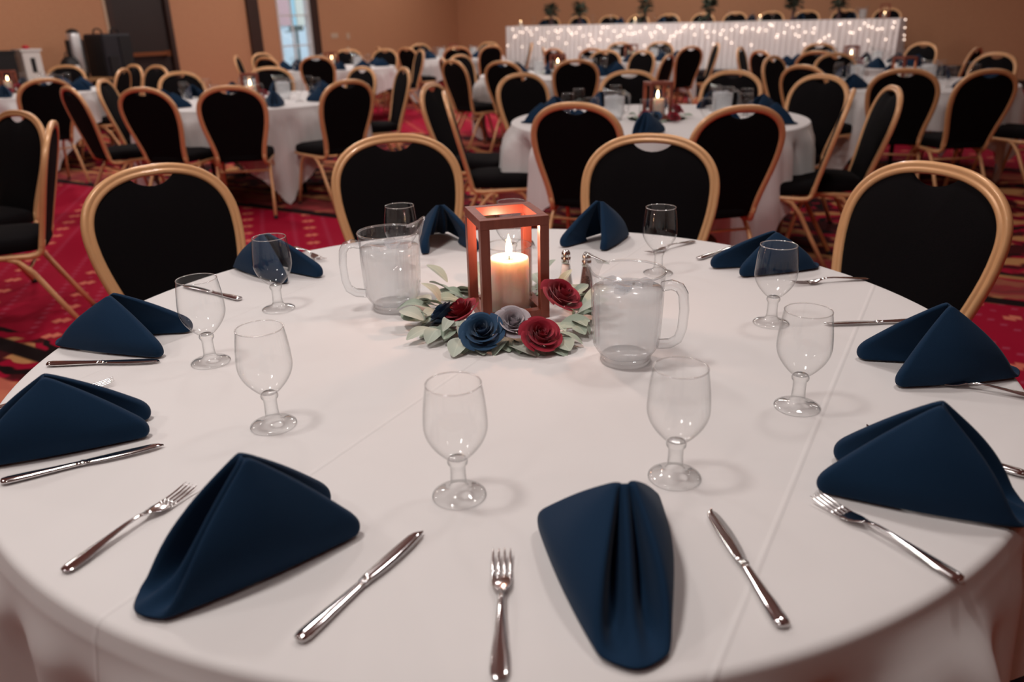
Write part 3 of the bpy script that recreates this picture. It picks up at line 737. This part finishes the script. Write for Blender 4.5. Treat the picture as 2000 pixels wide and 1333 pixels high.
shaker((.183,.262,TZ),'clear glass pepper shaker with chrome cap, half behind the right pitcher','pepper')
# napkins of the nearest table: foot, two wing tips, peak
NAP=[((-.393,-.774),(-.193,-.658),(-.255,-.575),(-.300,-.690,.140),'navy napkin pyramid at the lower left between a fork and a knife'),
 ((.123,-.868),(.038,-.655),(.190,-.625),(.132,-.715,.108),'navy napkin pyramid at the front, its open fold towards the viewer'),
 ((.638,-.646),(.418,-.586),(.480,-.490),(.553,-.580,.128),'navy napkin pyramid at the lower right above the slanting fork'),
 ((.874,-.215),(.669,-.272),(.655,-.135),(.752,-.214,.128),'navy napkin pyramid at the right rim with a fork tip on its wing'),
 ((.766,.444),(.526,.455),(.580,.360),(.665,.432,.094),'navy napkin pyramid at the far right rim behind a goblet'),
 ((.330,.800),(.156,.687),(.275,.630),(.262,.716,.120),'navy napkin pyramid behind the pepper shaker'),
 ((-.213,.860),(-.233,.643),(-.079,.666),(-.183,.735,.116),'navy napkin pyramid left of the lantern, behind the pitcher spout'),
 ((-.699,.569),(-.472,.459),(-.560,.400),(-.618,.515,.100),'navy napkin pyramid at the far left rim behind a goblet'),
 ((-.904,.043),(-.681,-.061),(-.672,.090),(-.785,.025,.105),'navy napkin pyramid at the left rim above the horizontal knife'),
 ((-.802,-.445),(-.570,-.387),(-.600,-.310),(-.690,-.395,.116),'navy napkin pyramid cut off by the left picture edge')]
for i,(d,a,b_,p,lab) in enumerate(NAP):
    c=((d[0]+a[0]+b_[0])/3,(d[1]+a[1]+b_[1])/3)
    f=lambda q,z=0:(q[0]-c[0],q[1]-c[1],z)
    me=napkin_mesh(f(d),f(a),f(b_),f(p,p[2]),i)
    napkin_obj(me,lab,(c[0],c[1],TZ),0,'napkins on the nearest table')
# cutlery: from handle end to tip
fp=fork_proto(); kp=knife_proto()
FK=[((-.521,-.705),(-.437,-.534),'fork at the lower left beside a navy napkin'),((-.011,-.893),(-.009,-.696),'fork standing upright in view at the front centre'),
 ((.501,-.762),(.400,-.596),'fork slanting below the lower right napkin'),((.880,-.340),(.705,-.237),'fork at the right rim touching a napkin wing'),
 ((.856,.323),(.665,.292),'fork lying near the far right chair behind a goblet'),((-.890,-.288),(-.709,-.172),'fork half under the napkin at the left picture edge'),
 ((-.600,.728),(-.490,.585),'fork beside the far left napkin'),((.055,.86),(.070,.665),'fork behind the lantern'),((.53,.70),(.375,.575),'fork behind the goblet right of the pitcher')]
KN=[((-.219,-.835),(-.110,-.650),'knife at the front left, right of the lower left napkin'),((.283,-.832),(.256,-.619),'knife right of the front napkin'),
 ((.703,-.556),(.546,-.407),'knife lying behind the lower right napkin'),((.858,.034),(.646,.028),'knife behind the right rim napkin, tip to the left'),
 ((-.718,-.509),(-.526,-.410),'knife below the napkin at the left picture edge'),((-.882,-.083),(-.663,-.080),'horizontal knife at the left rim'),
 ((-.620,.279),(-.800,.397),'knife behind the dark-reflecting goblet, handle to the right'),((.50,.52),(.66,.66),'knife tip beside the far right napkin')]
def lay(proto,items,L,grp,cat):
    for i,(a,b_,lab) in enumerate(items):
        ang=math.atan2(b_[1]-a[1],b_[0]-a[0]); 
        # the tip end is where it was seen; the handle follows at true length
        loc=(b_[0]-L*math.cos(ang),b_[1]-L*math.sin(ang),TZ+.0006)
        if i==0: proto.location=loc; proto.rotation_euler=(0,0,ang); tag(proto,lab,cat,grp)
        else: dup(proto,loc,ang,lab,grp)
lay(fp,FK,.198,'forks on the nearest table','fork'); lay(kp,KN,.215,'knives on the nearest table','knife')
# ================================================================== the tables behind
TAB=dict(T2=((.95,3.66),'the table behind the lantern'),T3=((-2.2,5.75),'the table behind the left chairs'),T4=((-5.25,7.4),'the far left edge table'),
 T5=((.62,8.3),"the table before the head table's left end"),T6=((-2.55,11.0),'the table below the window'),T7=((-.92,13.8),'the room corner table'),
 T8=((3.5,5.85),'the right edge table'),T9=((4.15,8.6),"the table before the head table's right end"),T10=((1.9,11.2),"the table before the head table's middle"))
HOURS=('three','two','one','twelve','eleven','ten','nine','eight','seven','six','five','four')
def clock(a): return HOURS[int(round((a%(2*PI))/(PI/6)))%12]+" o'clock"
NTH=('first','second','third','fourth','fifth','sixth','seventh','eighth','ninth','tenth','eleventh','twelfth','thirteenth','fourteenth','fifteenth','sixteenth')
CROT=dict(T2=.10,T3=.22,T4=.5,T5=-.3,T6=.1,T7=.6,T8=.35,T9=-.1,T10=.8)
for k,(c,where) in TAB.items():
    table(c,'round banquet table, '+where[4:],'white square cloth hanging in folds from '+where,CROT[k])
C2=TAB['T2'][0]
for x,y,lab,tr in ((.34,2.55,'chair, left of two seen from behind before the second lantern',6),(1.08,2.22,'chair, right of two seen from behind before the second lantern',8),
  (-.50,4.15,'side-on chair left of the table behind the lantern, farther of a pair',0),(-.36,3.42,'side-on chair left of the table behind the lantern, nearer of a pair',-6),
  (.12,5.0,'chair facing the viewer at the far left of the table behind the lantern',0),(.97,5.02,'chair facing the viewer behind the far lantern with the red rose',0),
  (1.70,4.70,'chair facing the viewer behind the far pitcher right of the second lantern',0),(2.12,4.05,'chair turned to the left beyond the edge-on chair, right of the second table',14),
  (1.86,2.92,'chair seen exactly edge-on right of the table behind the lantern',16),(2.14,3.06,'chair facing left with its seat showing, right of the table behind the lantern',18)):
    chair_to(x,y,C2,'gold-framed black '+lab,turn=tr)
C3=TAB['T3'][0]
for x,y,lab,tr in ((-2.56,4.4,'chair seen from behind, leftmost of two before the table behind the left chairs',0),(-1.93,4.36,'chair seen from behind before the table with the pointed cloth corner',0),
  (-1.15,4.70,'chair seen from behind at an angle, right of the pointed cloth corner',0),(-3.39,5.58,'chair turned right, left end of the table behind the left chairs',0),
  (-3.10,6.5,'chair facing the viewer below the exit door, goblets before it',0),(-2.38,7.05,'chair facing the viewer behind the candle left of the middle aisle',0),
  (-.92,6.3,'chair seen from behind, standing alone in the middle aisle',0),(-1.36,6.62,'chair facing left, right end of the table behind the left chairs',0),
  (-3.24,4.71,'side-on chair with long slanting frame, nearest the table at the far left',0)):
    chair_to(x,y,C3,'gold-framed black '+lab,turn=tr)
C4=TAB['T4'][0]
for x,y,lab,tr in ((-4.02,5.86,'chair seen from behind before the table at the far left edge',8),(-5.3,8.72,'chair facing the viewer in front of the tall black case',0),
  (-4.35,8.45,'chair under the exit door push bar, farther of two',0),(-4.05,7.5,'chair under the exit door push bar, nearer of two',0),(-3.92,8.05,'thin edge-on chair in front of the exit door',30)):
    chair_to(x,y,C4,'gold-framed black '+lab,turn=tr)
C8=TAB['T8'][0]
for x,y,lab,tr in ((2.84,4.42,'chair seen from behind below the small red candle lantern',4),(3.30,4.16,'chair seen from behind at the right edge of the room',14),
  (4.60,6.35,'chair facing the viewer at the far right wall',0),(2.36,5.15,'chair seen from behind left of the table at the right edge',0),(3.35,7.05,'chair facing the viewer beyond the table at the right edge',0),
  (2.62,6.75,'chair half hidden behind the goblets of the table at the right edge',0),(4.15,4.55,'chair cut off by the right picture edge',0)):
    chair_to(x,y,C8,'gold-framed black '+lab,turn=tr)
for k,angs in (('T5',(275,243,212,188,150,60,30,330)),('T6',(275,240,190,150,90,60,20)),('T7',(240,275,300,200,0,60,120)),('T9',(150,205,235,88,25,310)),('T10',(180,212,240,300,0,90,60))):
    c,where=TAB[k]
    for a in angs:
        a=math.radians(a+random.uniform(-3,3)); q=1.35+random.uniform(-.06,.08)
        chair_to(c[0]+q*math.cos(a),c[1]+q*math.sin(a),c,'black chair on the '+clock(a)+' side of '+where,'chairs around '+where,turn=random.uniform(-8,8))
# lantern sets, pitchers, goblets and napkins on those tables
far_wreath=None
for k,(c,where) in TAB.items():
    rz=random.uniform(-.5,.9)
    if k=='T2': rz=.16
    dup(la,(c[0],c[1],TZ),rz,'copper-brown lantern on '+where)
    dup(cy,(c[0],c[1],TZ),rz,'glass candle cylinder on '+where)
    dup(ca,(c[0],c[1],TZ),rz,'lit candle on '+where)
    if far_wreath is None: far_wreath=wreath((c[0],c[1]-.03,TZ),'rose wreath on '+where,0,False)
    else: dup(far_wreath,(c[0],c[1]-.03,TZ),rz,'rose wreath on '+where)
    pits=((-.22,.06,20),(.36,.10,160))
    if k=='T2': pits=((-.27,-.02,200),(.42,.06,178))
    if k=='T3': pits=((.28,.0,190),(-.12,.42,20))
    if k=='T8': pits=((.30,.15,170),(-.28,.3,10))
    for i,(dx,dy,a) in enumerate(pits): dup(pp,(c[0]+dx,c[1]+dy,TZ),math.radians(a),('left' if dx<.25 and i==0 else 'right' if i==0 or dx>0 else 'far')+' iced-water pitcher on '+where)
    off=random.uniform(0,.6)
    for i in range(10):
        a=off+2*PI*i/10
        dup(gp,(c[0]+.56*math.cos(a),c[1]+.56*math.sin(a),TZ),a,'goblet on the '+clock(a)+' side of '+where,'goblets on '+where)
        a2=a+.12+random.uniform(-.1,.1); q=.73
        napkin_obj(STDNAP,'navy napkin on the '+clock(a)+' side of '+where,(c[0]+q*math.cos(a2),c[1]+q*math.sin(a2),TZ),a2+random.uniform(-.35,.35),'napkins on '+where)
# ================================================================== the head table on its riser
def hw(a,d,z): return (6.5+UX*a-VX*d,12.45+UY*a-VY*d,z)     # a along the table from its right end, d towards the room
RZ=.43
rs=thing('stage_riser','black-skirted platform under the head table','platform')
part('deck',B().box(-8.3,1.0,-1.45,.75,RZ-.05,RZ,hw),'riser',rs,False)
rows=[]
for z in (0,RZ*.5,RZ-.01):
    rows.append([hw(-8.3+9.3*i/280,.76+.018*math.sin(i*.9),z) for i in range(281)])
part('front_skirt',B().grid(rows),'blackskirt',rs)
part('side_skirt',B().box(-8.32,-8.28,-1.45,.75,0,RZ-.05,hw).box(.98,1.02,-1.45,.75,0,RZ-.05,hw),'blackskirt',rs,False)
HZ=RZ+.80
ht=thing('head_table','long head table draped in white with a gathered sheer skirt','table')
part('table_top',B().box(-7.28,-.02,-.36,.36,HZ-.03,HZ-.004,hw),'tablewood',ht,False)
for a in (-7.1,-4.9,-2.4,-.2):
    for d in (-.28,.28): part('leg',B().box(a-.02,a+.02,d-.02,d+.02,RZ,HZ-.03,hw),'ferrule',ht,False)
hc=thing('head_table_linen','white linen and pleated sheer skirt of the head table','tablecloth')
part('top_cloth',B().box(-7.31,.01,-.38,.385,HZ-.004,HZ+.002,hw),'linen',hc,False)
rd=random.Random(2); per=[(-7.31+7.32*i/900,.39) for i in range(901)]+[(.015,.39-.78*i/90) for i in range(1,91)]
per=[(-7.31,-.39+.78*i/90) for i in range(90)]+per
rows=[]
for j in range(9):
    t=j/8; row=[]
    for i,(a,d) in enumerate(per):
        s=i*.0085; w=(.010+.016*t)*math.sin(s*62+2.2*math.sin(s*3.1)+.5*t)+.010*t*math.sin(s*9)
        if i<90: row.append(hw(a-w-.012*t,d,HZ-.001-(HZ-RZ-.012)*t))
        elif i>990: row.append(hw(a+w+.012*t,d,HZ-.001-(HZ-RZ-.012)*t))
        else: row.append(hw(a,d+w+.012*t,HZ-.001-(HZ-RZ-.012)*t))
    rows.append(row)
part('pleated_skirt',B().grid(rows),'sheer',hc)
fl=thing('fairy_light_string','string of warm fairy lights glowing on the head table skirt','string lights')
wire=[]; bm_=B().ball((0,0,0),.009,8,5).mesh('bulb','bulb')
for i in range(120):
    a=-7.2+7.15*i/119; q=rd.random(); z=HZ-.05-.34*q*q-(.12*rd.random() if rd.random()<.25 else 0)
    p=hw(a+rd.uniform(-.04,.04),.437+.012*q,z); obj('bulb',bm_,fl,p); wire.append(p)
for z,dd in ((HZ-.02,.0),(HZ-.14,-.1),(HZ-.26,-.2),(HZ-.33,-.28)):
    p=hw(.062,.2+dd,z); obj('bulb',bm_,fl,p); wire.append(p)
part('wire',B().tube(wire,.0012,4),'white',fl)
# chairs behind the head table
for i in range(11):
    a=-7.0+.665*i+rd.uniform(-.05,.05); p=hw(a,-1.0+rd.uniform(-.05,.05),RZ)
    o=chair(p[0],p[1],math.atan2(-VY,-VX),NTH[i]+' chair from the left behind the head table','chairs behind the head table'); o.location.z=RZ
# candles, goblets, vases along the head table
for i,a in enumerate((-7.12,-4.62,-2.28,-.27)):
    p=hw(a,.1,HZ+.002); where=('left end','left half','right half','right end')[i]+' of the head table'
    c_=dup(ca,p,0,'lit candle at the '+where,scale=.62)
    dup(cy,p,0,'glass candle cup at the '+where,scale=.62)
dup(la,hw(-.27,.1,HZ+.002),TH+.1,'copper-brown lantern at the right end of the head table')
for i in range(16):
    p=hw(-6.9+.44*i+rd.uniform(-.08,.08),-.02+rd.uniform(-.1,.1),HZ+.002); dup(gp,p,0,NTH[i]+' goblet from the left on the head table','goblets on the head table')
for i in range(8):
    p=hw(-6.75+.85*i,-.22,HZ+.002); napkin_obj(STDNAP,NTH[i]+' navy napkin from the left on the head table',p,math.atan2(VY,VX),'napkins on the head table')
dup(pp,hw(-.62,.0,HZ+.002),TH,'iced-water pitcher near the right end of the head table')
SPR=leaf_mesh(.12,.03,.4,'spray_leaf'); SPR.materials.clear(); SPR.materials.append(M['green'])
for i,(a,hh,lab) in enumerate(((-6.42,.36,'dark greenery bouquet nearest the left end of the head table'),(-5.78,.38,'dark greenery bouquet, second from the left on the head table'),(-4.42,.46,'largest trailing greenery bouquet in the middle of the head table'),
     (-3.2,.40,'dark greenery bouquet with trailing sprig, right of the largest one'),(-1.72,.40,'dark greenery bouquet, second from the right on the head table'),(-.98,.40,'dark greenery bouquet nearest the right end of the head table'))):
    b_=thing('bouquet_vase',lab,'bouquet',hw(a,.1,HZ+.002),rd.uniform(0,6))
    part('vase',B().lathe([(.0005,0),(.045,0),(.05,.01),(.028,.06),(.022,.12),(.035,.16)],16),'vase',b_)
    part('stem',B().tube([(0,0,.1),(.01,0,.22)],.012,6),'green',b_)
    for k in range(64):
        an=rd.uniform(0,6.28); q=.01+.07*rd.random(); z=.15+(hh-.17)*rd.random()
        o=obj('leaf',SPR,b_,(q*math.cos(an),q*math.sin(an),z)); o.rotation_euler=(rd.uniform(-.6,.6),-rd.uniform(-.3,1.2),an)
    if i in (2,3):
        for k in range(12):
            o=obj('leaf',SPR,b_,(.02*k*.6,.0,.16-.012*k)); o.rotation_euler=(rd.uniform(-1,1),.5,TH-PI/2-b_.rotation_euler.z+rd.uniform(-.8,.8))
# ================================================================== things along the left wall
st=thing('side_table','small service table against the left wall under the white card box','table',room(.55,10.75,0),TH)
part('table_top',bx2(-.35,.35,-.75,.75,.70,.73),'tablewood',st,False)
for sx in (-.3,.3):
    for sy in (-.68,.68): part('leg',bx2(sx-.02,sx+.02,sy-.02,sy+.02,0,.70),'ferrule',st,False)
cs=thing('equipment_case','tall black wheeled equipment case with two loop handles beside the exit door','case',room(.55,9.75,0),TH+.1)
bevel(part('body',bx2(-.2,.2,-.24,.24,.08,1.30),'case',cs,False),.03,3)
part('side_panel',bx2(-.17,.17,-.252,-.24,.12,1.26),'casedark',cs,False); part('side_panel',bx2(.2,.212,.02,.22,.12,1.26),'casedark',cs,False)
part('pocket',bx2(.2,.225,-.2,-.06,.72,1.0),'casedark',cs,False)
for y in (-.14,.14): part('loop_handle',B().tube([(0,y-.07,1.29),(0,y-.06,1.345),(0,y-.02,1.365),(0,y+.02,1.365),(0,y+.06,1.345),(0,y+.07,1.29)],.012,8,up=(1,0,0)),'casedark',cs)
for sx in (-.15,.15):
    for sy in (-.18,.18): part('wheel',B().tube([(sx-.015,sy,.04),(sx+.015,sy,.04)],.04,12),'ferrule',cs)
ur=thing('coffee_urn','tall chrome coffee urn with black sides between the card box and the black case','urn',room(.50,10.22,.73),TH)
part('body',B().lathe([(.0005,.06),(.085,.06),(.09,.08),(.09,.56),(.08,.59),(.0005,.59)],28),'brushed',ur)
part('lid',B().lathe([(.082,.59),(.07,.62),(.03,.64),(.0005,.645)],24),'casedark',ur)
part('side_guard',bx2(-.03,.03,.088,.12,.05,.5),'casedark',ur,False); part('side_guard',bx2(-.03,.03,-.12,-.088,.05,.5),'casedark',ur,False)
part('base',B().lathe([(.0005,0),(.10,0),(.10,.05),(.085,.06),(.0005,.06)],24),'casedark',ur); part('tap',B().tube([(.09,0,.12),(.13,0,.12),(.13,0,.09)],.009,8,up=(0,1,0)),'chrome',ur)
bg=thing('round_bag','dark rounded bag beside the chrome coffee urn','bag',room(.62,10.42,.73),TH)
part('body',B().ball((0,0,.15),.13,18,10,1.15),'casedark',bg); part('handle',B().tube([(0,-.06,.28),(0,-.04,.34),(0,.04,.34),(0,.06,.28)],.009,6,up=(1,0,0)),'casedark',bg)
cb=thing('card_box','white upright card box with a dark slot at the far left','box',room(.62,10.98,.73),TH)
bevel(part('body',bx2(-.10,.10,-.12,.12,0,.38),'white',cb,False),.006,2); part('slot',bx2(.10,.104,-.03,.03,.12,.30),'casedark',cb,False); part('lid',bx2(-.11,.11,-.14,.14,.38,.41),'white',cb,False)
part('bow',B().ball((0,0,.43),.045,12,6,.6),'red',cb)
bk=thing('dark_box','black box at the left picture edge behind the candle','box',room(.62,11.32,.73),TH)
bevel(part('body',bx2(-.12,.12,-.12,.12,0,.36),'casedark',bk,False),.01,2); part('lid',bx2(-.125,.125,-.125,.125,.36,.40),'casedark',bk,False)
wp=thing('white_canister','slim white canister in front of the dark rounded bag','canister',room(.86,10.48,.73),TH)
part('body',B().lathe([(.0005,0),(.04,0),(.042,.01),(.042,.14),(.03,.16),(.0005,.165)],20),'white',wp); part('lid',B().lathe([(.031,.16),(.031,.18),(.0005,.185)],16),'white',wp)
